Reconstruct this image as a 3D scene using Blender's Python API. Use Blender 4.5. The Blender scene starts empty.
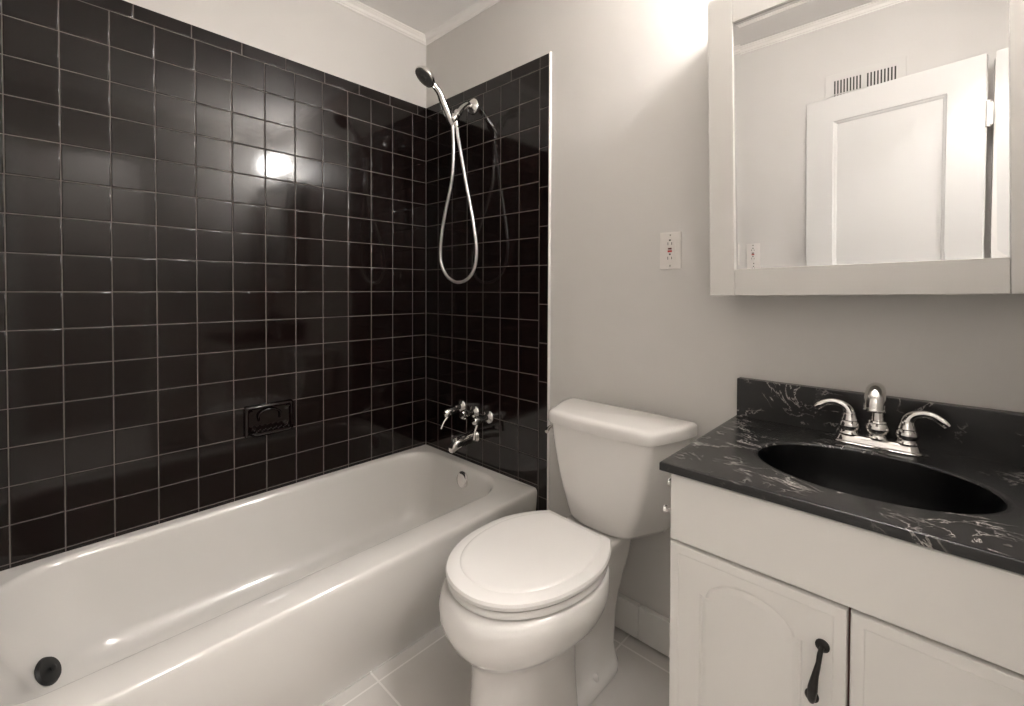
import bpy, bmesh, math, random
from mathutils import Vector, Matrix
random.seed(7)
PI = math.pi
scene = bpy.context.scene
col = scene.collection

# ------------------------------------------------------------------ camera, world, light, exposure
cam_d = bpy.data.cameras.new('camera')
cam = bpy.data.objects.new('camera', cam_d)
col.objects.link(cam)
yaw, pitch, roll = -0.7342, -0.0172, 0.0043
F = Vector((math.sin(yaw)*math.cos(pitch), math.cos(yaw)*math.cos(pitch), math.sin(pitch)))
R0 = Vector((math.cos(yaw), -math.sin(yaw), 0.0))
U0 = R0.cross(F)
Rr = R0*math.cos(roll) + U0*math.sin(roll)
Uu = U0*math.cos(roll) - R0*math.sin(roll)
M = Matrix((( Rr.x, Uu.x, -F.x), (Rr.y, Uu.y, -F.y), (Rr.z, Uu.z, -F.z))).to_4x4()
M.translation = Vector((1.9305, -1.351, 1.1633))
cam.matrix_world = M
cam_d.sensor_fit = 'HORIZONTAL'
cam_d.sensor_width = 36
cam_d.lens = 452.969/1024*36
cam_d.shift_x = (512-530.11)/1024
cam_d.shift_y = -(353-297.15)/1024
cam_d.clip_start = 0.01
scene.camera = cam

scene.view_settings.view_transform = 'Standard'
scene.view_settings.look = 'None'
scene.view_settings.gamma = 1
scene.view_settings.use_curve_mapping = False
scene.view_settings.exposure = 2.85

GLOBE_POWER = 24.0        # emission strength of the two frosted globes of the vanity light
HALL_FILL_POWER = 31.0  # emission strength of the added fill lamp in the hall
world = bpy.data.worlds.new('world')
scene.world = world
world.use_nodes = True
world.node_tree.nodes['Background'].inputs[0].default_value = (0.9, 0.86, 0.82, 1)
world.node_tree.nodes['Background'].inputs[1].default_value = 0.10

# ------------------------------------------------------------------ materials
def srgb(r, g, b):
    f = lambda c: (c/255/12.92 if c/255 <= .04045 else ((c/255+.055)/1.055)**2.4)
    return (f(r), f(g), f(b), 1)

def mat(name, color, rough=.5, metal=0., spec=.5, coat=0., bump=None, var=None):
    m = bpy.data.materials.new(name); m.use_nodes = True
    nt = m.node_tree; b = nt.nodes['Principled BSDF']
    b.inputs['Base Color'].default_value = color
    b.inputs['Roughness'].default_value = rough
    b.inputs['Metallic'].default_value = metal
    b.inputs['Specular IOR Level'].default_value = spec
    b.inputs['Coat Weight'].default_value = coat
    b.inputs['Coat Roughness'].default_value = .05
    tc = nt.nodes.new('ShaderNodeTexCoord')
    if bump:
        sc, st = bump
        n = nt.nodes.new('ShaderNodeTexNoise'); n.inputs['Scale'].default_value = sc; n.inputs['Detail'].default_value = 4
        bp = nt.nodes.new('ShaderNodeBump'); bp.inputs['Strength'].default_value = st; bp.inputs['Distance'].default_value = .002
        nt.links.new(tc.outputs['Object'], n.inputs['Vector'])
        nt.links.new(n.outputs['Fac'], bp.inputs['Height']); nt.links.new(bp.outputs['Normal'], b.inputs['Normal'])
    if var:
        sc, c2 = var
        n = nt.nodes.new('ShaderNodeTexNoise'); n.inputs['Scale'].default_value = sc; n.inputs['Detail'].default_value = 5
        mx = nt.nodes.new('ShaderNodeMix'); mx.data_type = 'RGBA'
        mx.inputs['A'].default_value = color; mx.inputs['B'].default_value = c2
        nt.links.new(tc.outputs['Object'], n.inputs['Vector'])
        nt.links.new(n.outputs['Fac'], mx.inputs['Factor']); nt.links.new(mx.outputs['Result'], b.inputs['Base Color'])
    return m

M_wall = mat('wall_paint', (.63, .605, .575, 1), .45, bump=(60, .12), var=(3, (.65, .625, .595, 1)))
M_ceil = mat('ceiling_paint', (.86, .835, .81, 1), .6, bump=(50, .15))
M_trim = mat('trim_paint', (.80, .77, .73, 1), .35)
M_door = mat('door_paint', (.72, .705, .685, 1), .30)
M_cab = mat('cabinet_paint', (.80, .78, .745, 1), .38, bump=(40, .05))
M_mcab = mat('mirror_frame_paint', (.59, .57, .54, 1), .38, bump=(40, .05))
M_tile = mat('black_glazed_tile', (.0075, .0036, .0032, 1), .09, spec=.46, bump=(5, .02))
M_grout = mat('grout', (.13, .115, .105, 1), .75, bump=(200, .3))
M_caulk = mat('caulk', (.78, .76, .73, 1), .5)
M_enamel = mat('tub_enamel', (.71, .685, .65, 1), .12, spec=.5, coat=.4, var=(2, (.69, .665, .63, 1)))
M_china = mat('vitreous_china', (.78, .755, .725, 1), .10, spec=.5, coat=.4)
M_seat = mat('seat_plastic', (.80, .775, .745, 1), .22)
M_chrome = mat('chrome', (.72, .70, .68, 1), .09, metal=1)
M_hose = mat('hose_metal', (.78, .76, .74, 1), .28, metal=.85)
M_dark = mat('dark_rubber', (.012, .012, .012, 1), .45)
M_iron = mat('black_iron', (.016, .013, .012, 1), .38, metal=.3, bump=(90, .4))
M_plate = mat('outlet_plastic', (.74, .70, .66, 1), .3)
M_slot = mat('slot_dark', (.03, .028, .026, 1), .6)
M_redb = mat('outlet_red', (.42, .03, .02, 1), .4)
M_drkb = mat('outlet_black', (.08, .012, .01, 1), .4)
M_gap = mat('cabinet_seam', (.16, .06, .05, 1), .7)
M_mirror = mat('mirror_silver', (.63, .63, .625, 1), 0.0, metal=1)
M_hall = mat('hall_paint', (.42, .40, .38, 1), .5)

def floor_material():
    m = bpy.data.materials.new('floor_tile'); m.use_nodes = True
    nt = m.node_tree; b = nt.nodes['Principled BSDF']; N = nt.nodes.new; L = nt.links.new
    g = N('ShaderNodeNewGeometry'); sp = N('ShaderNodeSeparateXYZ'); L(g.outputs['Position'], sp.inputs[0])
    def line(axis, off):
        a = N('ShaderNodeMath'); a.operation = 'SUBTRACT'; L(sp.outputs[axis], a.inputs[0]); a.inputs[1].default_value = off
        w = N('ShaderNodeMath'); w.operation = 'PINGPONG'; L(a.outputs[0], w.inputs[0]); w.inputs[1].default_value = .2286 if axis == 0 else .3048
        c = N('ShaderNodeMath'); c.operation = 'LESS_THAN'; L(w.outputs[0], c.inputs[0]); c.inputs[1].default_value = .0028
        return c
    mx = N('ShaderNodeMath'); mx.operation = 'MAXIMUM'
    L(line(0, .715).outputs[0], mx.inputs[0]); L(line(1, -.667).outputs[0], mx.inputs[1])
    n = N('ShaderNodeTexNoise'); n.inputs['Scale'].default_value = 5; n.inputs['Detail'].default_value = 6; L(g.outputs['Position'], n.inputs['Vector'])
    cr = N('ShaderNodeMix'); cr.data_type = 'RGBA'; cr.inputs['A'].default_value = (.56, .53, .50, 1); cr.inputs['B'].default_value = (.67, .64, .61, 1)
    L(n.outputs['Fac'], cr.inputs['Factor'])
    fin = N('ShaderNodeMix'); fin.data_type = 'RGBA'; fin.inputs['B'].default_value = (.80, .77, .74, 1)
    L(mx.outputs[0], fin.inputs['Factor']); L(cr.outputs['Result'], fin.inputs['A']); L(fin.outputs['Result'], b.inputs['Base Color'])
    b.inputs['Roughness'].default_value = .3
    bp = N('ShaderNodeBump'); bp.invert = True; bp.inputs['Strength'].default_value = .5; bp.inputs['Distance'].default_value = .001
    L(mx.outputs[0], bp.inputs['Height']); L(bp.outputs['Normal'], b.inputs['Normal'])
    return m
M_floor = floor_material()

def marble_material():
    m = bpy.data.materials.new('black_cultured_marble'); m.use_nodes = True
    nt = m.node_tree; b = nt.nodes['Principled BSDF']; N = nt.nodes.new; L = nt.links.new
    g = N('ShaderNodeNewGeometry')
    mp = N('ShaderNodeMapping'); mp.inputs['Rotation'].default_value = (0, 0, .55); mp.inputs['Scale'].default_value = (1, 2.0, 1.4)
    L(g.outputs['Position'], mp.inputs['Vector'])
    n1 = N('ShaderNodeTexNoise'); n1.inputs['Scale'].default_value = 9; n1.inputs['Detail'].default_value = 9
    n1.inputs['Roughness'].default_value = .62; n1.inputs['Distortion'].default_value = 1.1; L(mp.outputs[0], n1.inputs['Vector'])
    s = N('ShaderNodeMath'); s.operation = 'SUBTRACT'; L(n1.outputs['Fac'], s.inputs[0]); s.inputs[1].default_value = .5
    a = N('ShaderNodeMath'); a.operation = 'ABSOLUTE'; L(s.outputs[0], a.inputs[0])
    v = N('ShaderNodeMapRange'); L(a.outputs[0], v.inputs['Value']); v.inputs['From Min'].default_value = 0; v.inputs['From Max'].default_value = .014
    v.inputs['To Min'].default_value = 1; v.inputs['To Max'].default_value = 0
    n2 = N('ShaderNodeTexNoise'); n2.inputs['Scale'].default_value = 9; n2.inputs['Detail'].default_value = 3; L(g.outputs['Position'], n2.inputs['Vector'])
    k = N('ShaderNodeMapRange'); L(n2.outputs['Fac'], k.inputs['Value']); k.inputs['From Min'].default_value = .46; k.inputs['From Max'].default_value = .58
    mu = N('ShaderNodeMath'); mu.operation = 'MULTIPLY'; L(v.outputs[0], mu.inputs[0]); L(k.outputs[0], mu.inputs[1])
    n3 = N('ShaderNodeTexNoise'); n3.inputs['Scale'].default_value = 6; n3.inputs['Detail'].default_value = 4; L(g.outputs['Position'], n3.inputs['Vector'])
    bs = N('ShaderNodeMix'); bs.data_type = 'RGBA'; bs.inputs['A'].default_value = (.007, .007, .0075, 1); bs.inputs['B'].default_value = (.034, .032, .031, 1)
    L(n3.outputs['Fac'], bs.inputs['Factor'])
    fx = N('ShaderNodeMix'); fx.data_type = 'RGBA'; fx.inputs['B'].default_value = (.46, .43, .40, 1)
    L(mu.outputs[0], fx.inputs['Factor']); L(bs.outputs['Result'], fx.inputs['A']); L(fx.outputs['Result'], b.inputs['Base Color'])
    b.inputs['Roughness'].default_value = .24
    return m
M_marble = marble_material()
M_basin = mat('black_basin', (.002, .002, .0022, 1), .28, spec=.15)

def emis(name, c, s):
    m = bpy.data.materials.new(name); m.use_nodes = True
    b = m.node_tree.nodes['Principled BSDF']
    b.inputs['Base Color'].default_value = (.8, .8, .8, 1)
    b.inputs['Emission Color'].default_value = c; b.inputs['Emission Strength'].default_value = s
    return m
M_globe = emis('lit_frosted_globe', (1, .972, .945, 1), GLOBE_POWER)
M_hallfill = emis('hall_fill_glow', (1, .965, .93, 1), HALL_FILL_POWER)  # glow of the added, unseen hall fill lamp

# ------------------------------------------------------------------ mesh helpers
def obj(name, bm, m, parent=None, smooth=None, bevel=0):
    bmesh.ops.recalc_face_normals(bm, faces=bm.faces)
    me = bpy.data.meshes.new(name); bm.to_mesh(me); bm.free()
    if smooth is not None:
        me.shade_smooth(); me.set_sharp_from_angle(angle=math.radians(smooth))
        if m is M_tile and len(me.polygons) > 100 and parent and parent.type == 'MESH':      # tile faces stay plane, only their edges are rounded
            for p in me.polygons:
                if p.area > .002: p.use_smooth = False
    me.materials.append(m)
    o = bpy.data.objects.new(name, me); col.objects.link(o)
    if parent: 
        o.parent = parent
        o.matrix_parent_inverse = Matrix.Translation(-parent.location) if parent.type == 'EMPTY' else Matrix.Identity(4)
    if bevel:
        md = o.modifiers.new('bevel', 'BEVEL'); md.width = bevel; md.segments = 3; md.limit_method = 'ANGLE'; md.angle_limit = math.radians(40)
        md.harden_normals = True; me.shade_smooth(); me.set_sharp_from_angle(angle=math.radians(50))
    return o
def struct(name, bm, m, parent=None, **k):
    o = obj(name, bm, m, parent, **k)
    if not parent: o['kind'] = 'structure'
    return o
def tag(o, label, cat, group=None):
    o['label'] = label; o['category'] = cat
    if group: o['group'] = group
    return o
def thing(name, label, cat, loc, group=None):
    o = bpy.data.objects.new(name, None); o.empty_display_size = .05; col.objects.link(o); o.location = loc
    return tag(o, label, cat, group)
def box(bm, x0, x1, y0, y1, z0, z1, mtx=None):
    vs = [Vector((x, y, z)) for x in (x0, x1) for y in (y0, y1) for z in (z0, z1)]
    if mtx: vs = [mtx @ v for v in vs]
    v = [bm.verts.new(p) for p in vs]
    for f in ((0,1,3,2), (4,6,7,5), (0,4,5,1), (2,3,7,6), (0,2,6,4), (1,5,7,3)):
        bm.faces.new([v[i] for i in f])
    return bm
def B(*a, **k): return box(bmesh.new(), *a, **k)
def loft(bm, rings, cap0=True, cap1=True, closed=True):
    R = [[bm.verts.new(p) for p in r] for r in rings]
    n = len(R[0])
    for a, b in zip(R, R[1:]):
        for i in range(n if closed else n-1):
            j = (i+1) % n
            try: bm.faces.new((a[i], a[j], b[j], b[i]))
            except ValueError: pass
    if cap0: bm.faces.new(list(reversed(R[0])))
    if cap1: bm.faces.new(R[-1])
    return bm
def frame(d):
    d = d.normalized()
    up = Vector((0, 0, 1)) if abs(d.z) < .9 else Vector((0, 1, 0))
    a = d.cross(up).normalized(); return a, a.cross(d).normalized()
def tube(bm, pts, rad, n=16, cap=True, flat=None):
    pts = [Vector(p) for p in pts]
    if not isinstance(rad, (list, tuple)): rad = [rad]*len(pts)
    T = []
    for i in range(len(pts)):
        T.append((pts[min(i+1, len(pts)-1)] - pts[max(i-1, 0)]).normalized())
    a, b = frame(T[0]); rings = []
    for i, p in enumerate(pts):
        if i:
            q = T[i-1].rotation_difference(T[i]); a = q @ a; b = q @ b
        f = flat[i] if flat else 1
        rings.append([p + a*math.cos(2*PI*k/n)*rad[i] + b*math.sin(2*PI*k/n)*rad[i]*f for k in range(n)])
    return loft(bm, rings, cap, cap)
def lathe(bm, base, axis, prof, n=28):
    """prof: list of (radius, distance along axis)"""
    axis = Vector(axis).normalized(); a, b = frame(axis); base = Vector(base)
    rings = [[base + axis*h + (a*math.cos(2*PI*k/n) + b*math.sin(2*PI*k/n))*max(r, 1e-4) for k in range(n)] for r, h in prof]
    return loft(bm, rings)
def spline(ctrl, n=40):
    P = [Vector(c) for c in ctrl]; P = [P[0]*2-P[1]] + P + [P[-1]*2-P[-2]]
    out = []; segs = len(P)-3
    for s in range(segs):
        p0, p1, p2, p3 = P[s:s+4]; m = max(2, n//segs)
        for k in range(m):
            t = k/m
            out.append(.5*((2*p1) + (p2-p0)*t + (2*p0-5*p1+4*p2-p3)*t*t + (3*p1-p0-3*p2+p3)*t**3))
    out.append(P[-2]); return out
def lerp_list(vals, n):
    out = []
    for i in range(n):
        t = i/(n-1)*(len(vals)-1); k = min(int(t), len(vals)-2); out.append(vals[k]*(1-(t-k)) + vals[k+1]*(t-k))
    return out
def rrect(x0, x1, y0, y1, r, z, n=12):
    if not isinstance(r, (list, tuple)): r = [r]*4          # corners: (x1,y1),(x0,y1),(x0,y0),(x1,y0)
    out = []
    for (cx_, cy_, a0, rr) in ((x1-r[0], y1-r[0], 0, r[0]), (x0+r[1], y1-r[1], 90, r[1]), (x0+r[2], y0+r[2], 180, r[2]), (x1-r[3], y0+r[3], 270, r[3])):
        for k in range(n):
            a = math.radians(a0 + 90*k/(n-1)); out.append(Vector((cx_+rr*math.cos(a), cy_+rr*math.sin(a), z)))
    return out

# ------------------------------------------------------------------ room shell
W, D, H = 2.15, 1.53, 2.425
wt = .006                                    # painted wall sits a tile's thickness behind the tile face
struct('floor', B(-.1, 3.3, -D-.1, .1, -.1, 0), M_floor)
struct('ceiling', B(-.1, 3.3, -D-.1, .1, H, H+.1), M_ceil)
wall_left = struct('wall_left', B(-.1, -wt, -D-.1, .1, 0, H), M_wall)
wall_back = struct('wall_back', B(-wt, W+.1, wt, .1, 0, H), M_wall)
struct('wall_front', B(-wt, 3.3, -D-.1, -D, 0, H), M_wall)
bm = bmesh.new()                             # right wall with the doorway the leaf belongs to
box(bm, W, W+.1, -.80, .0, 0, H); box(bm, W, W+.1, -D, -1.44, 0, H); box(bm, W, W+.1, -1.44, -.80, 2.05, H)
struct('wall_right', bm, M_wall)
struct('wall_hall', box(B(3.2, 3.3, -D, 0, 0, H), W+.1, 3.3, 0, .1, 0, H), M_hall)
bm = bmesh.new()
box(bm, W-.012, W, -.80, -.735, 0, 2.11); box(bm, W-.012, W, -1.44, -.735, 2.05, 2.11)
struct('trim_5', bm, M_trim, bevel=.003)

# crown moulding, profile in (out, down)
prof = [(0, .036), (.004, .036), (.006, .030), (.009, .028), (.012, .017), (.019, .009), (.021, .006), (.024, .005), (.026, 0), (0, 0)]
def crown(name, side):
    bm = bmesh.new(); A = []; Bq = []
    for o, d in prof:
        z = H - d
        if side == 'left':  A.append((-wt+o, wt-o, z)); Bq.append((-wt+o, -D+o, z))
        if side == 'back':  A.append((-wt+o, wt-o, z)); Bq.append((W-o, wt-o, z))
        if side == 'front': A.append((-wt+o, -D+o, z)); Bq.append((W-o, -D+o, z))
        if side == 'right': A.append((W-o, wt-o, z)); Bq.append((W-o, -D+o, z))
    loft(bm, [[Vector(p) for p in A], [Vector(p) for p in Bq]])
    return struct(name, bm, M_trim if side != 'back' else M_ceil)
crown('trim_1', 'left'); crown('trim_2', 'back'); crown('trim_3', 'front'); crown('trim_4', 'right')

# ceramic baseboard strip behind toilet
bm = bmesh.new()
xs = [.815, 1.209, 1.62, W-.002]
for a, b_ in zip(xs, xs[1:]): box(bm, a+.001, b_-.001, -.013, wt, .008, .118)
struct('baseboard_back', bm, M_cab, bevel=.002)

# ------------------------------------------------------------------ black wall tiles (real tiles with rounded edges, set into grout)
T = .1095; Z0 = 1.15
def add_tile(bm, plane, a0, a1, z0, z1, gap=.0024, pillow=True):
    g = gap/2; e1, e2 = .0009, .0026
    ta, tz = random.gauss(0, .0016), random.gauss(0, .0016)
    ca, cz = (a0+a1)/2, (z0+z1)/2
    def P(a, z, d):
        d = d + (a-ca)*ta + (z-cz)*tz
        return Vector((d, a, z)) if plane == 'x' else Vector((a, -d, z))
    rings = []
    for ins, d in ((0, -.0035), (0, -.0016), (e1*.5, -.0006), (e1, -.0002), (e2, 0)):
        rings.append([P(a, z, d) for a, z in ((a0+g+ins, z0+g+ins), (a1-g-ins, z0+g+ins), (a1-g-ins, z1-g-ins), (a0+g+ins, z1-g-ins))])
    loft(bm, rings, False, True)
top = Z0 + 8*T; trim_top = 2.075
rows = [Z0 + r*T for r in range(-8, 9)]
# left wall
ya = [0] + [-(.0787 + n*T) for n in range(0, 13)] + [-D]
bm = bmesh.new()
for a, b_ in zip(ya, ya[1:]):
    for z0, z1 in zip(rows, rows[1:]): add_tile(bm, 'x', b_, a, z0, z1)
struct('field_tile', bm, M_tile, wall_left, smooth=50)
bm = bmesh.new()
yj = [0] + [-.049-.1525*k for k in range(0, 10)] + [-D]
for a, b_ in zip(yj, yj[1:]): add_tile(bm, 'x', b_, a, top, trim_top-.0012)
struct('trim_tile', bm, M_tile, wall_left, smooth=50)
struct('grout', B(-wt, -.0011, -D, 0, .22, trim_top-.002), M_grout, wall_left)
# back wall
xa = [0] + [(n-.0835)*T for n in range(1, 8)]
bm = bmesh.new()
for a, b_ in zip(xa, xa[1:]):
    for z0, z1 in zip(rows, rows[1:]): add_tile(bm, 'y', a, b_, z0, z1)
struct('field_tile', bm, M_tile, wall_back, smooth=50)
bm = bmesh.new()
xe = xa[-1]; xr = .8085
xj = [0, .141, .2935, .446, .599, xe]
for a, b_ in zip(xj, xj[1:]): add_tile(bm, 'y', a, b_, top, trim_top-.0012)
zj = [1.105 + .1528*k for k in range(-7, 7)]
zj = [z for z in zj if z < top-.02]
zz = [.03] + zj + [top]
for z0, z1 in zip(zz, zz[1:]): add_tile(bm, 'y', xe, xr, z0, z1)
add_tile(bm, 'y', xe, xr, top, trim_top-.0012)
struct('trim_tile', bm, M_tile, wall_back, smooth=50)
struct('grout', B(0, xr, .0011, wt+.001, .0, trim_top-.002), M_grout, wall_back)
bm = bmesh.new()
loft(bm, [[Vector((xr-.0012+.0055*math.cos(a), wt-.0075*math.sin(a), z)) for a in [PI*k/6 for k in range(7)]] for z in (.119, .8, 1.5, trim_top+.001)])
struct('caulk_bead', bm, M_caulk, wall_back, smooth=60)

# ------------------------------------------------------------------ bathtub
tub = thing('bathtub', 'white enamel alcove bathtub with smooth apron along the black tiled wall', 'bathtub', (.38, -.765, 0))
bm = bmesh.new()
zr = .372; y1o, y0o = -.002, -D+.003; x0o = .002
rings = []
apron = [(.668, .004), (.672, .02), (.690, .07), (.714, .13), (.734, .19), (.747, .25), (.7535, .30), (.757, .345), (.757, .357), (.7555, .364), (.752, .3695), (.7465, zr)]
for x1, z in apron: rings.append(rrect(x0o, x1, y0o, y1o, .004, z))
def inner(x0, x1, y0, y1, r, z): rings.append(rrect(x0, x1, y0, y1, r, z))
rc = [.16, .13, .20, .13]
def rsc(k): return [max(.02, a-k) for a in rc]
inner(.028, .655, -1.462, -.040, rsc(-.006), zr)
inner(.032, .650, -1.457, -.045, rsc(0), zr-.001)
inner(.038, .644, -1.450, -.053, rsc(.006), zr-.006)
inner(.043, .639, -1.443, -.060, rsc(.01), zr-.018)
inner(.047, .635, -1.436, -.065, rsc(.012), zr-.04)
inner(.062, .625, -1.405, -.078, rsc(.02), .25)
inner(.078, .613, -1.365, -.092, rsc(.03), .165)
inner(.090, .604, -1.340, -.106, rsc(.035), .12)
inner(.104, .592, -1.315, -.122, rsc(.04), .095)
inner(.124, .570, -1.285, -.145, rsc(.05), .078)
inner(.150, .545, -1.25, -.175, rsc(.06), .070)
inner(.22, .48, -1.10, -.30, [.05]*4, .066)
loft(bm, rings)
obj('tub_shell', bm, M_enamel, tub, smooth=60)
# overflow plate on the sloped end wall
nrm = Vector((0, -.985, .17))
bm = bmesh.new(); lathe(bm, (.374, -.0665, .318), nrm, [(.001, 0), (.036, 0), (.036, .005), (.033, .008), (.020, .0095), (.001, .010)], 32)
obj('overflow_plate', bm, M_chrome, tub, smooth=40)
bm = bmesh.new(); lathe(bm, (.374, -.27, .0645), (0, 0, 1), [(.001, 0), (.034, .0), (.034, .003), (.028, .005), (.022, .002), (.001, .003)], 28)
obj('drain', bm, M_chrome, tub, smooth=40)
# white mortar strip where apron meets floor
bm = bmesh.new(); box(bm, .664, .672, -D+.003, -.002, 0, .004)
obj('caulk_bead', bm, M_floor, tub)
# rubber stopper on the sloping backrest, near end
stp = thing('tub_stopper', 'black rubber drain stopper lying on the sloped near end of the bathtub', 'stopper', (.178, -1.331, .136))
bm = bmesh.new()
na = Vector((.40, .77, .50)).normalized()
lathe(bm, Vector((.178, -1.3311, .1362))+na*.004, na, [(.001, 0), (.035, 0), (.037, .003), (.033, .009), (.012, .012), (.001, .0125)], 28)
obj('stopper_disc', bm, M_dark, stp, smooth=40)
bm = bmesh.new()
lathe(bm, Vector((.178, -1.3311, .1362))+na*.012, na, [(.001, 0), (.006, 0), (.005, .006), (.009, .010), (.001, .013)], 16)
obj('pull_tab', bm, M_dark, stp, smooth=40)

# ------------------------------------------------------------------ toilet
toi = thing('toilet', 'white two-piece toilet with closed lid between bathtub and vanity', 'toilet', (1.16, -.4, 0))
TX = 1.172
# tank: narrow flat front, flanks splaying out to a wider back
def rpoly(pts, rad, z, n=7):
    out = []; m = len(pts)
    for i in range(m):
        p0, p, p1 = Vector(pts[i-1]), Vector(pts[i]), Vector(pts[(i+1) % m])
        a = (p0-p).normalized(); c = (p1-p).normalized(); r = rad[i]
        for k in range(n):
            t = k/(n-1); q = (p+a*r)*(1-t)**2 + p*2*t*(1-t) + (p+c*r)*t*t; out.append(Vector((q.x, q.y, z)))
    return out
def tank_ring(hf, hb, yf, yb, z, rf=.022, rb=.012, ins=0, bow=.010):
    hf -= ins; hb -= ins; yf += ins; yb -= ins; ym = (yf+yb)/2
    pts = [(TX-hb, yb), (TX-hb+.004, ym+.03), (TX-hf, yf), (TX-hf*.4, yf-bow), (TX+hf*.4, yf-bow), (TX+hf, yf), (TX+hb-.004, ym+.03), (TX+hb, yb)]
    return rpoly(pts, [rb, .02, rf, .02, .02, rf, .02, rb], z)
bm = bmesh.new(); rings = []
for hf, hb, yf, z, ins in ((.094, .158, -.200, .434, .014), (.100, .166, -.202, .438, .003), (.108, .170, -.204, .452, 0), (.136, .187, -.207, .53, 0), (.157, .202, -.210, .61, 0), (.170, .213, -.213, .68, 0), (.178, .221, -.215, .745, 0)):
    rings.append(tank_ring(hf, hb, yf, -.028, z, ins=ins))
loft(bm, rings); obj('tank', bm, M_china, toi, smooth=50)
bm = bmesh.new(); rings = []
for ins, z in ((.012, .733), (.002, .733), (0, .736), (0, .760), (.003, .7665), (.008, .7705), (.016, .7725), (.024, .7735)):
    rings.append(tank_ring(.185, .236, -.224, -.016, z, rf=.026, rb=.018, ins=ins))
loft(bm, rings); obj('tank_lid', bm, M_china, toi, smooth=50)
# flush lever on left flank of the tank
bm = bmesh.new()
lathe(bm, (TX-.188, -.160, .700), (-1, -.2, 0), [(.001, 0), (.013, 0), (.013, .008), (.008, .012), (.007, .020), (.001, .021)], 18)
tube(bm, spline([(TX-.206, -.160, .700), (TX-.210, -.172, .699), (TX-.208, -.186, .696), (TX-.203, -.200, .690)], 12), lerp_list([.005, .0055, .006, .007], 13), 10)
obj('flush_lever', bm, M_chrome, toi, smooth=50)
# bowl and pedestal: egg shaped rings, one loft
def turn(x, y, z, a=math.radians(-4.0)):          # the bowl stands slightly skew to the wall
    dx, dy = x-1.14, y+.22
    return Vector((1.14+dx*math.cos(a)-dy*math.sin(a), -.22+dx*math.sin(a)+dy*math.cos(a), z))
def egg(cx_, hw, yb, yf, z, n=48, pw=2.25, shift=.44):
    """egg outline: blunt to the back (yb), long curve to the front (yf)"""
    ym = yb + (yf-yb)*shift; out = []
    for k in range(n):
        a = 2*PI*k/n; c, s = math.cos(a), math.sin(a)
        x = hw*math.copysign(abs(c)**(2/pw), c)
        ly = (yb-ym) if s > 0 else (ym-yf)
        y = ym + ly*math.copysign(abs(s)**(2/pw), s)
        out.append(turn(cx_+x, y, z))
    return out
BX = 1.140
bm = bmesh.new(); rings = []
for cx_, hw, yb, yf, z, pw in ((1.140, .108, -.300, -.650, .002, 2.3), (1.140, .108, -.300, -.652, .02, 2.3), (1.140, .104, -.305, -.645, .05, 2.2), (1.140, .102, -.31, -.634, .12, 2.15), (1.140, .103, -.31, -.630, .20, 2.1),
                      (1.140, .109, -.30, -.635, .240, 2.1), (1.140, .126, -.28, -.648, .265, 2.1), (1.140, .152, -.26, -.668, .288, 2.1), (1.140, .175, -.245, -.688, .312, 2.1), (1.140, .190, -.235, -.702, .342, 2.1), (1.140, .196, -.23, -.708, .366, 2.1), (1.140, .197, -.23, -.707, .388, 2.1),
                      (1.140, .194, -.23, -.700, .408, 2.1), (1.140, .189, -.23, -.693, .415, 2.1), (1.140, .180, -.235, -.684, .419, 2.1)):
    rings.append(egg(cx_, hw, yb, yf, z, pw=pw))
loft(bm, rings)
# rear deck carrying the tank, and trapway down to the foot
rings = []
for hw, yb, yf, z, r in ((.078, -.12, -.36, .002, .06), (.080, -.12, -.36, .022, .06), (.070, -.12, -.36, .036, .055), (.046, -.11, -.36, .060, .035), (.046, -.10, -.36, .16, .035), (.058, -.09, -.36, .23, .045), (.074, -.075, -.37, .30, .06), (.086, -.06, -.38, .35, .07), (.092, -.045, -.38, .40, .080), (.098, -.036, -.36, .420, .088), (.096, -.038, -.34, .429, .088), (.090, -.042, -.30, .4325, .085)):
    rings.append(rrect(BX+.006-hw, BX+.006+hw, yf, yb, [r, r, .02, .02], z, 9))
loft(bm, rings)
obj('bowl', bm, M_china, toi, smooth=60)
for sx in (-1, 1):
    bm = bmesh.new(); lathe(bm, (BX+.006+sx*.058, -.262, .026), (0, 0, 1), [(.001, 0), (.014, 0), (.0145, .010), (.012, .018), (.007, .022), (.001, .023)], 20)
    obj('bolt_cap', bm, M_china, toi, smooth=50)
# seat ring and lid: straight at the back, egg shaped to the front
def seat_ring(hw, yb, yf, z, hbk=.118):
    ym = -.435; out = []
    for k in range(33):                                   # front: right side round to left side
        a = -PI*k/32; c, s_ = math.cos(a), math.sin(a)
        out.append(turn(BX+hw*math.copysign(abs(c)**(2/2.15), c), ym-(ym-yf)*abs(s_)**(2/2.15), z))
    sc = hw/.190; hb = hbk*sc
    for k in range(1, 13):
        t = k/12; out.append(turn(BX-hw+(hw-hb)*t**2.1, ym+(yb-ym)*t, z))
    for k in range(1, 8): out.append(turn(BX-hb+2*hb*k/8, yb, z))
    for k in range(12, 0, -1):
        t = k/12; out.append(turn(BX+hw-(hw-hb)*t**2.1, ym+(yb-ym)*t, z))
    return out
bm = bmesh.new(); rings = []
for hw, yf, z in ((.120, -.60, .4215), (.180, -.674, .4215), (.187, -.681, .4250), (.188, -.682, .4350), (.185, -.679, .4400), (.12, -.60, .4405)):
    rings.append(seat_ring(hw, -.262, yf, z))
loft(bm, rings, False, False); obj('seat', bm, M_seat, toi, smooth=55)
bm = bmesh.new(); rings = []
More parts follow.
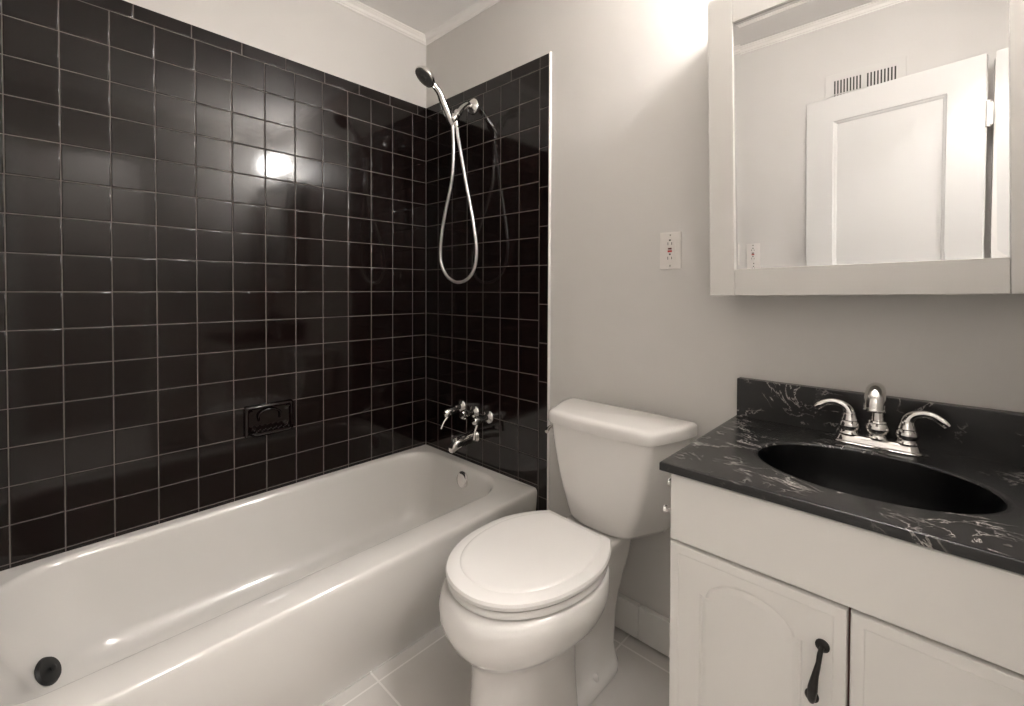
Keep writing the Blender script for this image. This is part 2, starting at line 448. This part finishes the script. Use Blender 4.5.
for hw, yb, yf, z in ((.14, -.28, -.63, .4445), (.183, -.258, -.679, .4445), (.190, -.252, -.686, .4470), (.191, -.251, -.687, .4550), (.188, -.254, -.684, .4615), (.182, -.259, -.677, .4645),
                      (.160, -.268, -.650, .4660), (.158, -.270, -.648, .4675), (.155, -.273, -.645, .4690), (.148, -.28, -.637, .4698), (.08, -.34, -.54, .4702)):
    rings.append(seat_ring(hw, yb, yf, z))
loft(bm, rings); obj('seat_lid', bm, M_seat, toi, smooth=25)
for sx in (-1, 1):
    bm = bmesh.new(); box(bm, BX+sx*.060-.018, BX+sx*.060+.018, -.268, -.244, .422, .452)
    obj('hinge', bm, M_seat, toi, bevel=.005)

# ------------------------------------------------------------------ vanity cabinet
VX0, VX1, VY = 1.53, 2.140, -.456
van = thing('vanity_cabinet', 'off-white vanity cabinet with black handle under the black marbled countertop', 'cabinet', (1.835, -.24, 0))
bm = bmesh.new()
box(bm, VX0, VX0+.016, VY, -.012, 0, .785); box(bm, VX1-.016, VX1, VY, -.012, 0, .785)
box(bm, VX0+.016, VX1-.016, VY, VY+.018, .09, .785); box(bm, VX0+.016, VX1-.016, VY+.05, VY+.06, 0, .09)
box(bm, VX0+.016, VX1-.016, VY, -.012, .09, .105)
obj('body', bm, M_cab, van, bevel=.0015)
bm = bmesh.new(); box(bm, VX0-.001, VX1, VY-.020, VY-.001, .656, .789)
obj('false_drawer_front', bm, M_cab, van, bevel=.003)
obj('seam_strip', B(VX0+.002, VX1, VY-.0015, VY+.0005, .10, .79), M_gap, van)
def arch_outline(x0, x1, z0, zs, zp, n=24, flat=.018):
    """closed outline, counter clockwise: bottom, right, arch, left"""
    pts = [(x0, z0), (x1, z0), (x1, zs)]
    cx_ = (x0+x1)/2; hw = (x1-x0)/2-flat
    for k in range(n+1):
        t = PI*k/n; pts.append((cx_+hw*math.cos(t), zs + (zp-zs)*math.sin(t)**1.15))
    pts.append((x0, zs)); return pts
def inset_pts(pts, d):
    n = len(pts); out = []
    for i in range(n):
        p0, p, p1 = Vector(pts[i-1]), Vector(pts[i]), Vector(pts[(i+1) % n])
        e0 = (p-p0).normalized(); e1 = (p1-p).normalized()
        n0 = Vector((-e0.y, e0.x)); n1 = Vector((-e1.y, e1.x)); m = (n0+n1)
        m = m.normalized() if m.length > 1e-6 else n0
        out.append(tuple(p + m*d/max(.5, m.dot(n0))))
    return out
def vanity_door(x0, x1, handle_side):
    z0, z1 = .105, .650; yf = VY-.020; yb = VY-.001
    plain = handle_side == 0
    zp = .612; px0, px1 = x0+.062, x1-.062
    arch = arch_outline(px0, px1, z0+.065, .568, zp, flat=.012)
    N = len(arch)
    # outer outline with the same number of vertices, matched by direction from centre
    def outer(ins):
        X0, X1, Z0_, Z1_ = x0+ins, x1-ins, z0+ins, z1-ins
        pts = [(X0, Z0_), (X1, Z0_), (X1, Z1_)]
        for k in range(25): pts.append((X1 + (X0-X1)*(k+.0)/24, Z1_))
        pts.append((X0, Z1_)); return pts
    bm = bmesh.new()
    R = lambda pts, y: [Vector((x, y, z)) for x, z in pts]
    rings = [R(outer(0), yb), R(outer(0), yf+.004), R(outer(.0015), yf+.001), R(outer(.004), yf),
             R(outer(.018), yf), R(outer(.0195), yf+.001), R(outer(.022), yf+.0005),
             R(inset_pts(arch, -.0), yf+.0005), R(inset_pts(arch, .003), yf+.0045), R(inset_pts(arch, .006), yf+.0050), R(inset_pts(arch, .014), yf+.0015), R(inset_pts(arch, .017), yf+.0008)]
    loft(bm, rings[:7] if plain else rings)
    bmesh.ops.remove_doubles(bm, verts=bm.verts, dist=1e-6)
    d = obj('door', bm, M_cab, van, smooth=28)
    if plain: return d
    # wrought handle, two rosettes and a swelling grip
    hx = (x1-.035) if handle_side > 0 else (x0+.035)
    hm = bmesh.new(); s = .0 if handle_side < 0 else -.010
    zt, zb = .576, .484
    for (X, Z) in ((hx+.002, zt), (hx+s-.002, zb)):
        lathe(hm, (X, yf+.0002, Z), (0, -1, 0), [(.001, 0), (.0105, 0), (.0105, .002), (.007, .0045), (.004, .006), (.001, .0065)], 20)
    pts = [(hx+.002, yf-.004, zt), (hx+.001, yf-.018, zt-.006), (hx+.0, yf-.022, zt-.018), (hx+s*.4, yf-.024, zt-.04), (hx+s*.7, yf-.024, zt-.062), (hx+s*.9, yf-.021, zb+.012), (hx+s, yf-.015, zb+.003), (hx+s-.002, yf-.004, zb)]
    n_ = 36; sp_ = spline(pts, n_)
    tube(hm, sp_, lerp_list([.0035, .004, .0038, .0052, .0075, .0065, .0045, .0035], len(sp_)), 12)
    h = obj('handle', hm, M_iron, d, smooth=50)
    h['label'] = 'black wrought-iron handle with round rosettes'
    return d
vanity_door(VX0-.001, 1.829, 1)
vanity_door(1.833, VX1, 0)
# paper holder, two chrome posts on the cabinet's left side
ph = thing('paper_holder', 'chrome paper holder posts on the left side of the vanity cabinet', 'paper holder', (1.529, -.44, .72))
for (y, z, L) in ((-.435, .753, .024), (-.452, .701, .026)):
    bm = bmesh.new(); lathe(bm, (1.5295, y, z), (-1, 0, 0), [(.001, 0), (.012, 0), (.012, .003), (.006, .006), (.0045, L*.6), (.008, L*.75), (.0085, L*.9), (.005, L), (.001, L+.001)], 18)
    obj('post', bm, M_chrome, ph, smooth=45)

# ------------------------------------------------------------------ countertop with integral oval basin
CX0, CX1, CY0, CY1, CZ = 1.511, 2.147, -.489, -.001, .812
ct = thing('countertop', 'black marbled countertop with integral oval sink on the white vanity', 'countertop', (1.83, -.25, .79))
SX, SY, SA, SB = 1.829, -.262, .190, .136
bm = bmesh.new(); NN = 128
angs = [2*PI*k/NN for k in range(NN)]
def rect_hit(a, ins=0):
    dx, dy = math.cos(a), math.sin(a); t = 1e9
    if dx > 1e-9: t = min(t, (CX1-ins-SX)/dx)
    if dx < -1e-9: t = min(t, (CX0+ins-SX)/dx)
    if dy > 1e-9: t = min(t, (CY1-ins-SY)/dy)
    if dy < -1e-9: t = min(t, (CY0+ins-SY)/dy)
    return t*dx, t*dy
for c in ((CX1, CY1), (CX0, CY1), (CX0, CY0), (CX1, CY0)):
    a = math.atan2(c[1]-SY, c[0]-SX) % (2*PI)
    i = min(range(NN), key=lambda k: abs((angs[k]-a+PI) % (2*PI)-PI)); angs[i] = a
rings = []
def rring(ins, z): rings.append([Vector((SX+rect_hit(a, ins)[0], SY+rect_hit(a, ins)[1], z)) for a in angs])
def ering(k, z, dy=0):
    rings.append([Vector((SX+SA*k*math.cos(a_), SY+dy+SB*k*math.sin(a_), z)) for a_ in [math.atan2(math.sin(a)/SB, math.cos(a)/SA) for a in angs]])
rring(.03, CZ-.018); rring(.002, CZ-.018); rring(0, CZ-.0165); rring(0, CZ-.0022); rring(.0007, CZ-.0007); rring(.0022, CZ); rring(.008, CZ); rring(.02, CZ)
ering(1.06, CZ); ering(1.03, CZ-.0005); ering(1.01, CZ-.002); ering(1.0, CZ-.005)
loft(bm, rings, False, False)
obj('slab', bm, M_marble, ct, smooth=50)
bm = bmesh.new(); rings = []
for k, z, dy in ((1.001, CZ-.0045, 0), (.985, CZ-.012, 0), (.955, CZ-.035, 0), (.90, CZ-.065, 0), (.80, CZ-.095, .003), (.64, CZ-.118, .005), (.42, CZ-.130, .008), (.2, CZ-.134, .01), (.11, CZ-.135, .012)): ering(k, z, dy)
loft(bm, rings, False, True)
basin = obj('basin', bm, M_basin, ct, smooth=60)
bm = bmesh.new(); lathe(bm, (SX, SY+.012, CZ-.1355), (0, 0, 1), [(.001, 0), (.022, 0), (.022, .002), (.018, .003), (.016, .001), (.001, .004)], 24)
obj('drain', bm, M_chrome, ct, smooth=40)
bm = bmesh.new(); box(bm, CX0+.002, CX1, -.021, .004, CZ-.004, .917)
obj('backsplash', bm, M_marble, ct, bevel=.0025)

# ------------------------------------------------------------------ centerset faucet
FX, FY = 1.8315, -.068
fa = thing('sink_faucet', 'chrome two-handle centerset faucet behind the oval black sink', 'faucet', (FX, FY, CZ))
def stad(hw, hd, z, n=14):
    return rrect(FX-hw, FX+hw, FY-hd, FY+hd, hd*.98, z, n)
bm = bmesh.new()
loft(bm, [stad(.083, .0280, CZ), stad(.084, .0290, CZ+.003), stad(.081, .0260, CZ+.006), stad(.0785, .0240, CZ+.0065), stad(.0745, .0205, CZ+.016), stad(.072, .018, CZ+.0190), stad(.068, .016, CZ+.020)])
obj('base_plate', bm, M_chrome, fa, smooth=40)
bell = [(.001, 0), (.0225, 0), (.0225, .003), (.0195, .006), (.0185, .010), (.0205, .014), (.0215, .020), (.0195, .027), (.0165, .031), (.0175, .033), (.0165, .036), (.0145, .042), (.0125, .048), (.008, .052), (.001, .0535)]
for sx in (-1, 1):
    hx = FX+sx*.0515
    bm = bmesh.new(); lathe(bm, (hx, FY, CZ+.0185), (0, 0, 1), bell, 28)
    hb = obj('handle', bm, M_chrome, fa, smooth=40)
    zt = CZ+.0185+.038
    c = [(hx-sx*.002, FY, zt-.006), (hx+sx*.001, FY, zt+.012), (hx+sx*.010, FY-.002, zt+.024), (hx+sx*.026, FY-.005, zt+.031), (hx+sx*.044, FY-.008, zt+.029), (hx+sx*.058, FY-.011, zt+.020), (hx+sx*.065, FY-.012, zt+.013)]
    sp_ = spline(c, 42); bm = bmesh.new()
    tube(bm, sp_, lerp_list([.0135, .0125, .0098, .0082, .0080, .0088, .0075], len(sp_)), 16, flat=lerp_list([1, .95, .85, .72, .65, .6, .5], len(sp_)))
    obj('lever', bm, M_chrome, hb, smooth=50)
bm = bmesh.new(); lathe(bm, (FX, FY, CZ+.0185), (0, 0, 1), [(.001, 0), (.021, 0), (.021, .003), (.018, .006), (.0175, .009), (.022, .016), (.0235, .023), (.021, .031), (.018, .035), (.019, .037), (.0175, .041), (.001, .0415)], 28)
obj('spout_base', bm, M_chrome, fa, smooth=40)
c = [(FX, FY+.004, CZ+.055), (FX, FY+.005, CZ+.085), (FX, FY-.002, CZ+.112), (FX, FY-.022, CZ+.132), (FX, FY-.047, CZ+.132), (FX, FY-.066, CZ+.116), (FX, FY-.073, CZ+.096)]
sp_ = spline(c, 48); bm = bmesh.new()
tube(bm, sp_, lerp_list([.0135, .0115, .0120, .0150, .0182, .0192, .0182], len(sp_)), 20, flat=lerp_list([1, 1, 1, .95, .95, 1, 1], len(sp_)))
sp = obj('spout', bm, M_chrome, fa, smooth=50)
bm = bmesh.new(); e = sp_[-1]; lathe(bm, e, (sp_[-1]-sp_[-2]), [(.0188, -.002), (.0195, 0), (.0193, .003), (.013, .0045), (.012, .002), (.001, .002)], 24)
obj('aerator', bm, M_chrome, sp, smooth=40)
bm = bmesh.new(); tube(bm, [(FX, FY+.019, CZ+.018), (FX, FY+.019, CZ+.085)], .0024, 10); lathe(bm, (FX, FY+.019, CZ+.083), (0, 0, 1), [(.001, 0), (.0045, .001), (.006, .005), (.0045, .010), (.001, .011)], 14)
obj('lift_rod', bm, M_chrome, fa, smooth=50)

# ------------------------------------------------------------------ medicine cabinet with bevelled mirror
MC = dict(x0=1.476, x1=2.092, z0=1.148, z1=1.930, y=-.130)
mc = thing('medicine_cabinet', 'off-white framed mirror cabinet on the wall above the vanity', 'cabinet', (1.785, 0, 1.148))
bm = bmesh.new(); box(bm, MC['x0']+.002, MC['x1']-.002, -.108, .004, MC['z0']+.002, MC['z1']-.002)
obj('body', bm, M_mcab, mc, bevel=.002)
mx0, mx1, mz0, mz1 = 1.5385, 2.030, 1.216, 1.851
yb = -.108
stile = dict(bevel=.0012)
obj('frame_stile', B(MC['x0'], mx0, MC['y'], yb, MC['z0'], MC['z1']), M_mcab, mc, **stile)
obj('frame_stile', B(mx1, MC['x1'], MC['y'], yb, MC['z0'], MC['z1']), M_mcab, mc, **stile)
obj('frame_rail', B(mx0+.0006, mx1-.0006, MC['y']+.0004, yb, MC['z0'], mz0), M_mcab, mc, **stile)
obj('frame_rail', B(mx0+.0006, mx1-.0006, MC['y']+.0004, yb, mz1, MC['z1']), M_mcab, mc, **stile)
# glass: flat field with a ground bevel all round, hung leaning forward by a fraction of a degree
bm = bmesh.new()
gx0, gx1, gz0, gz1 = mx0-.001, mx1+.001, mz0-.001, mz1+.001
bw = .0175; cy_ = -.1165; tb = math.tan(math.radians(2.0))
o_ = [(gx0, gz0), (gx1, gz0), (gx1, gz1), (gx0, gz1)]; i_ = [(gx0+bw, gz0+bw), (gx1-bw, gz0+bw), (gx1-bw, gz1-bw), (gx0+bw, gz1-bw)]
lean = math.tan(math.radians(1.12)); zc = (gz0+gz1)/2
back = [bm.verts.new((x, cy_-lean*(z-zc)+.005, z)) for x, z in o_]
vo = [bm.verts.new((x, cy_-lean*(z-zc)-bw*tb, z)) for x, z in o_]
vi = [bm.verts.new((x, cy_-lean*(z-zc), z)) for x, z in i_]
bm.faces.new(vi)
for k in range(4):
    j = (k+1) % 4; bm.faces.new((vo[k], vo[j], vi[j], vi[k])); bm.faces.new((back[k], back[j], vo[j], vo[k]))
bm.faces.new(back)
obj('mirror', bm, M_mirror, mc)
PV = Vector((MC['x0'], 0, MC['z0']))          # the cabinet hangs about a degree out of true
RM = Matrix.Translation(PV) @ Matrix.Rotation(math.radians(-1.1), 4, 'Y') @ Matrix.Translation(-PV)
mc.matrix_world = RM @ Matrix.Translation(mc.location)

# ------------------------------------------------------------------ vanity light (above the cabinet, seen mirrored in the black tile)
vl = thing('vanity_light', 'chrome wall light with two frosted globes above the mirror cabinet', 'wall lamp', (1.785, 0, 2.085))
bm = bmesh.new(); box(bm, 1.64, 1.93, -.022, .004, 2.045, 2.125); obj('back_plate', bm, M_chrome, vl, bevel=.006)
for x in (1.705, 1.865):
    bm = bmesh.new(); lathe(bm, (x, -.02, 2.085), (0, -1, 0), [(.001, 0), (.024, 0), (.024, .012), (.018, .018), (.018, .034), (.001, .035)], 20)
    sk = obj('socket', bm, M_chrome, vl, smooth=40)
    bm = bmesh.new(); bmesh.ops.create_uvsphere(bm, u_segments=28, v_segments=18, radius=.056, matrix=Matrix.Translation((x, -.107, 2.085)))
    obj('globe', bm, M_globe, sk, smooth=80)

# added fill lamp in the unseen hall, brightens the room through the doorway
hl = thing('hall_fill_lamp', 'added round fill lamp, out of view in the hall beyond the doorway', 'ceiling lamp', (2.75, -.9, H))
bm = bmesh.new(); lathe(bm, (2.75, -.9, H), (0, 0, -1), [(.001, 0), (.13, 0), (.13, .02), (.12, .025), (.001, .025)], 32); obj('fill_lamp_base', bm, M_chrome, hl, smooth=40)
bm = bmesh.new(); lathe(bm, (2.75, -.9, H-.025), (0, 0, -1), [(.001, 0), (.115, 0), (.10, .03), (.06, .05), (.001, .055)], 32); obj('fill_lamp_shade', bm, M_hallfill, hl, smooth=60)

# ------------------------------------------------------------------ GFCI outlets
def outlet(x, z, side, label):
    """side -1: on back wall facing -y, +1: on the facing wall"""
    y0 = wt if side < 0 else -D
    s = side
    t = thing('wall_outlet', label, 'outlet', (x, y0, z-.057), 'test-and-reset outlets')
    t.location = (x, y0, z)
    def bx(bm, dx0, dx1, d0, d1, z0, z1):
        a, b_ = y0+s*d0, y0+s*d1
        return box(bm, x+dx0, x+dx1, min(a, b_), max(a, b_), z+z0, z+z1)
    bm = bmesh.new(); bx(bm, -.035, .035, -.001, .0055, -.058, .058); obj('cover_plate', bm, M_plate, t, bevel=.002)
    bm = bmesh.new(); bx(bm, -.0165, .0165, .004, .0075, -.0335, .0335); f = obj('receptacle', bm, M_plate, t, bevel=.001)
    for zc_ in (.0215, -.0235):
        bm = bmesh.new()
        bx(bm, -.0075, -.0055, .0072, .0079, zc_-.0045, zc_+.0045); bx(bm, .0050, .0070, .0072, .0079, zc_-.0038, zc_+.0038)
        a = zc_+.0105 if zc_ > 0 else zc_+.0115
        bx(bm, -.0028, .0028, .0072, .0079, a-.0022, a+.0026)
        obj('socket_holes', bm, M_slot, f)
    bm = bmesh.new(); bx(bm, -.006, .006, .0072, .0088, .003, .0085); obj('test_button', bm, M_drkb, f, bevel=.0005)
    bm = bmesh.new(); bx(bm, -.007, .007, .0072, .0090, -.0055, .0008); obj('reset_button', bm, M_redb, f, bevel=.0005)
    for zz_ in (.048, -.048):
        bm = bmesh.new(); lathe(bm, (x, y0+s*.005, z+zz_), (0, s, 0), [(.001, 0), (.003, 0), (.0025, .0012), (.001, .0013)], 12)
        obj('screw', bm, M_chrome, t)
outlet(1.302, 1.287, -1, 'ivory test-and-reset outlet on the grey wall above the toilet tank')
outlet(1.176, 1.305, 1, 'ivory test-and-reset outlet seen in the mirror on the facing wall')

# ------------------------------------------------------------------ vent grille high on the facing wall
vt = thing('wall_vent', 'white air vent grille with vertical slots above the open door', 'vent', (1.657, -D, 2.06))
bm = bmesh.new(); box(bm, 1.503, 1.810, -D-.001, -D+.007, 1.955, 2.150); obj('vent_frame', bm, M_wall, vt, bevel=.002)
bm = bmesh.new(); box(bm, 1.538, 1.778, -D+.0065, -D+.0082, 1.99, 2.118); obj('vent_cavity', bm, M_slot, vt)
bm = bmesh.new()
for x0, x1 in ((1.538, 1.650), (1.666, 1.778)):
    for k in range(10):
        a = x0 + (x1-x0)*k/9; box(bm, a-.0032, a+.0032, -D+.007, -D+.012, 1.988, 2.120)
box(bm, 1.649, 1.667, -D+.007, -D+.0105, 1.988, 2.120); box(bm, 1.536, 1.780, -D+.007, -D+.012, 2.050, 2.055)
obj('louver', bm, M_wall, vt)

# ------------------------------------------------------------------ open door leaf (door_1) standing along the facing wall, seen in the mirror
hx, hy = 2.055, -1.378; ex, ey = 1.432, -1.488
ang = math.atan2(hy-ey, hx-ex); Lw = math.hypot(hx-ex, hy-ey); th = .035
MD = Matrix.Translation((ex, ey, 0)) @ Matrix.Rotation(ang, 4, 'Z')     # local x along leaf, front face local y=0, back y=-th
bm = bmesh.new()
def DR(x0, x1, z0, z1, y): return [MD @ Vector(p) for p in ((x0, y, z0), (x1, y, z0), (x1, y, z1), (x0, y, z1))]
zt = 2.030
rings = [DR(0, Lw, .012, zt, -th), DR(0, Lw, .012, zt, -.0015), DR(.0015, Lw-.0015, .0135, zt-.0015, 0), DR(.115, Lw-.112, .24, zt-.115, 0), DR(.121, Lw-.118, .246, zt-.121, -.006), DR(.124, Lw-.121, .249, zt-.124, -.0065), DR(.130, Lw-.127, .255, zt-.130, -.012)]
loft(bm, rings)
door = struct('door_1', bm, M_door)
for z in (1.80, 1.02, .25):
    bm = bmesh.new(); tube(bm, [MD @ Vector((Lw+.006, -.004, z-.045)), MD @ Vector((Lw+.006, -.004, z+.045))], .006, 12)
    for k in (-.047, -.0155, .0155, .047): tube(bm, [MD @ Vector((Lw+.006, -.004, z+k-.002)), MD @ Vector((Lw+.006, -.004, z+k+.002))], .0072, 12)
    box(bm, Lw-.002, Lw+.020, -.012, -.006, z-.042, z+.042, MD)
    struct('hinge', bm, M_trim, door, smooth=40)
bm = bmesh.new(); tube(bm, [MD @ Vector((.06, 0, 1.0)), MD @ Vector((.06, .022, 1.0))], .010, 14)
struct('door_knob', lathe(bm, MD @ Vector((.06, .016, 1.0)), MD.to_3x3() @ Vector((0, 1, 0)), [(.001, 0), (.012, 0), (.024, .006), (.026, .014), (.020, .022), (.001, .025)], 24), M_chrome, door, smooth=50)
bm = bmesh.new(); box(bm, 2.083, 2.149, -1.47, -D+.001, 0, 2.035); struct('trim_6', bm, M_trim, bevel=.002)

# ------------------------------------------------------------------ soap dish set in the tiled wall
sd = thing('soap_dish', 'black ceramic soap dish with ribbed tray on the tiled wall above the tub', 'soap dish', (0, -.728, .60))
bm = bmesh.new()
y0, y1, z0, z1 = -.813, -.641, .600, .716
def YZ(ins, x, r=.006, extra=0):
    return [Vector((x, p.x, p.y)) for p in rrect(y0+ins, y1-ins, z0+ins+extra, z1-ins, max(r, .002), 0, 5)]
loft(bm, [YZ(0, -.001), YZ(0, .010), YZ(.002, .014), YZ(.005, .016), YZ(.009, .016), YZ(.012, .012), YZ(.015, .004, .015), YZ(.03, .003, .015)], False, True)
obj('back_plate', bm, M_tile, sd, smooth=45)
bm = bmesh.new()
def tray(ins, x1_, z): return [Vector((p.x, p.y, z)) for p in rrect(.010, x1_-ins, y0+.010+ins, y1-.010-ins, [.02, .002, .002, .02], 0, 7)]
loft(bm, [tray(.010, .050, .604), tray(.002, .052, .612), tray(0, .054, .619), tray(.001, .054, .622), tray(.005, .054, .622), tray(.008, .054, .619), tray(.014, .054, .618)])
tr = obj('tray', bm, M_tile, sd, smooth=50)
bm = bmesh.new()
for i in range(3):
    for k in range(7):
        if i % 2 and k == 6: continue
        yy = y0+.030+.0187*k+(.009 if i % 2 else 0)
        bmesh.ops.create_uvsphere(bm, u_segments=10, v_segments=6, radius=.0052, matrix=Matrix.Translation((.020+.012*i, yy, .6235)))
obj('rib', bm, M_tile, tr, smooth=80)
bm = bmesh.new(); tube(bm, spline([(.004, -.765, .655), (.012, -.764, .680), (.012, -.745, .694), (.012, -.715, .694), (.012, -.692, .680), (.004, -.691, .655)], 30), .004, 10)
obj('grip', bm, M_tile, sd, smooth=60)

# ------------------------------------------------------------------ bath valves and spout
def valve(x, z, lever):
    bm = bmesh.new(); lathe(bm, (x, .0005, z), (0, -1, 0), [(.001, 0), (.030, 0), (.0305, .003), (.027, .009), (.018, .013), (.0135, .016), (.0125, .03), (.0125, .040), (.001, .040)], 28)
    esc = bm
    return esc
bv = thing('bath_valve', 'chrome bath valve with hanging lever, nearest the room corner', 'tap', (.286, 0, .618), 'bath valves above the tub spout')
bv2 = thing('bath_valve', 'chrome diverter valve with faceted knob between the two lever valves', 'tap', (.378, 0, .608), 'bath valves above the tub spout')
bv3 = thing('bath_valve', 'chrome bath valve with hanging lever, nearest the toilet', 'tap', (.471, 0, .603), 'bath valves above the tub spout')
for root, x, z, dep, sl in ((bv, .286, .618, .094, 1.0), (bv3, .471, .603, .080, .2)):
    obj('escutcheon', valve(x, z, 1), M_chrome, root, smooth=45)
    bm = bmesh.new()
    lathe(bm, (x, -.030, z-.004*sl), (0, -1, -.2*sl), [(.001, 0), (.014, 0), (.015, .01), (.0185, .02), (.0185, dep-.034), (.014, dep-.022), (.001, dep-.020)], 24)
    sp_ = spline([(x, -dep+.014, z-.006-.015*sl), (x, -dep+.008, z-.024-.012*sl), (x, -dep-.0-.008*sl, z-.044-.006*sl), (x, -dep-.002-.016*sl, z-.064), (x, -dep-.003-.024*sl, z-.080)], 24)
    tube(bm, sp_, lerp_list([.0095, .0070, .0062, .0064, .0085], len(sp_)), 14, flat=lerp_list([1, .9, .8, .75, .7], len(sp_)))
    obj('lever_handle', bm, M_chrome, root, smooth=50)
obj('escutcheon', valve(.378, .608, 0), M_chrome, bv2, smooth=45)
bm = bmesh.new()
rings = []
for d, r in ((.042, .010), (.046, .017), (.052, .0205), (.070, .0205), (.078, .017), (.080, .004)):
    rings.append([Vector((.378+r*(1.0 if k % 2 else .84)*math.cos(2*PI*k/16), -d, .608+r*(1.0 if k % 2 else .84)*math.sin(2*PI*k/16))) for k in range(16)])
loft(bm, rings); obj('knob', bm, M_chrome, bv2, smooth=30)
ts = thing('tub_spout', 'chrome tub spout low on the tiled wall over the tub rim', 'tap', (.382, 0, .49))
bm = bmesh.new()
def sq(y, hw, zt, zb, p=2.6):
    zt += .006; zb += .009; cz_ = (zt+zb)/2; hz = (zt-zb)/2; out = []
    for k in range(24):
        a = 2*PI*k/24; c, s = math.cos(a), math.sin(a)
        out.append(Vector((.382+hw*math.copysign(abs(c)**(2/p), c), y, cz_+hz*math.copysign(abs(s)**(2/p), s))))
    return out
loft(bm, [sq(.0005, .029, .519, .461), sq(-.006, .029, .519, .461), sq(-.010, .025, .515, .465), sq(-.05, .0235, .512, .466), sq(-.09, .0225, .508, .463), sq(-.118, .0215, .502, .456), sq(-.133, .020, .492, .450), sq(-.139, .016, .482, .449), sq(-.141, .008, .472, .452)])
obj('spout_body', bm, M_chrome, ts, smooth=50)
bm = bmesh.new(); lathe(bm, (.382, -.112, .500), (0, 0, 1), [(.001, 0), (.004, 0), (.0035, .010), (.007, .013), (.007, .017), (.001, .019)], 16); obj('diverter_pull', bm, M_chrome, ts, smooth=40)

# ------------------------------------------------------------------ hand shower on its wall arm
sh = thing('hand_shower', 'chrome hand shower with looped metal hose on a wall arm above the tub', 'shower', (.362, 0, 1.985))
bm = bmesh.new(); lathe(bm, (.362, .0005, 1.985), (0, -1, 0), [(.001, 0), (.036, 0), (.0365, .003), (.033, .009), (.022, .016), (.014, .019), (.001, .02)], 30)
obj('escutcheon', bm, M_chrome, sh, smooth=45)
bm = bmesh.new(); tube(bm, spline([(.362, -.005, 1.985), (.364, -.035, 1.982), (.368, -.070, 1.955), (.373, -.100, 1.918)], 24), .0115, 16)
obj('shower_arm', bm, M_chrome, sh, smooth=50)
bm = bmesh.new()
ax = Vector((.012, -.62, -.78)).normalized(); lathe(bm, (.372, -.092, 1.930), ax, [(.001, 0), (.0165, 0), (.0175, .004), (.0175, .018), (.014, .022), (.014, .030), (.019, .034), (.019, .052), (.014, .058), (.001, .059)], 24)
lathe(bm, (.378, -.112, 1.890), (.05, .12, -1), [(.001, 0), (.0105, 0), (.0105, .016), (.0125, .018), (.0125, .028), (.008, .034), (.001, .035)], 20)
obj('bracket', bm, M_chrome, sh, smooth=40)
c = [(.368, -.122, 1.868), (.367, -.135, 1.890), (.367, -.151, 1.920), (.367, -.171, 1.953), (.370, -.193, 1.985), (.368, -.222, 2.010)]
sp_ = spline(c, 40); bm = bmesh.new()
tube(bm, sp_, lerp_list([.0125, .0160, .0175, .0165, .0140, .0135], len(sp_)), 18)
hn = obj('handle', bm, M_chrome, sh, smooth=50)
n_ = Vector((-.12, -.62, -.77)).normalized(); hc = Vector((.3655, -.258, 2.030))
bm = bmesh.new(); lathe(bm, hc-n_*.022, n_, [(.001, 0), (.018, .0005), (.030, .005), (.040, .013), (.0455, .022), (.0465, .028), (.045, .032), (.042, .0335), (.040, .032), (.001, .032)], 36)
tube(bm, spline([(.368, -.216, 2.006), (.367, -.232, 2.018), hc-n_*.012], 8), [.0125]*9, 14)
hd = obj('shower_head', bm, M_chrome, sh, smooth=45)
M_face = mat('spray_face', (.11, .105, .10, 1), .3)
bm = bmesh.new(); lathe(bm, hc+n_*.0090, n_, [(.001, 0), (.039, 0), (.038, .003), (.026, .005), (.025, .0035), (.012, .0035), (.010, .006), (.001, .0065)], 32)
a_, b_ = frame(n_)
for rr, q in ((.032, 16), (.018, 9)):
    for k in range(q):
        t = 2*PI*k/q; p = hc + n_*.012 + a_*rr*math.cos(t) + b_*rr*math.sin(t); lathe(bm, p, n_, [(.001, 0), (.0016, 0), (.0012, .003), (.001, .0032)], 6)
fc = obj('spray_face', bm, M_face, hd, smooth=45); fc['label'] = 'dark grey spray face with nozzles'
bm = bmesh.new(); p = hc - Vector((0, 0, 1))*.0 + (Vector((0, 0, -1)) - n_*Vector((0, 0, -1)).dot(n_)).normalized()*.0445
lathe(bm, p+n_*.006, (Vector((0, 0, -1)) - n_*Vector((0, 0, -1)).dot(n_)), [(.001, 0), (.004, 0), (.0035, .008), (.001, .009)], 12)
obj('mode_tab', bm, M_chrome, hd, smooth=40)
hose = [(.3685, -.121, 1.872), (.371, -.121, 1.82), (.371, -.119, 1.755), (.356, -.116, 1.635), (.300, -.110, 1.495), (.264, -.100, 1.41), (.247, -.094, 1.335), (.250, -.090, 1.275), (.280, -.086, 1.225), (.322, -.083, 1.200), (.362, -.083, 1.193), (.410, -.084, 1.201), (.452, -.086, 1.226), (.480, -.088, 1.27), (.490, -.091, 1.330), (.483, -.095, 1.40), (.468, -.098, 1.48), (.432, -.103, 1.626), (.404, -.108, 1.757), (.388, -.109, 1.82), (.381, -.1085, 1.858)]
bm = bmesh.new(); tube(bm, spline(hose, 200), .0066, 12)
obj('hose', bm, M_hose, sh, smooth=60)
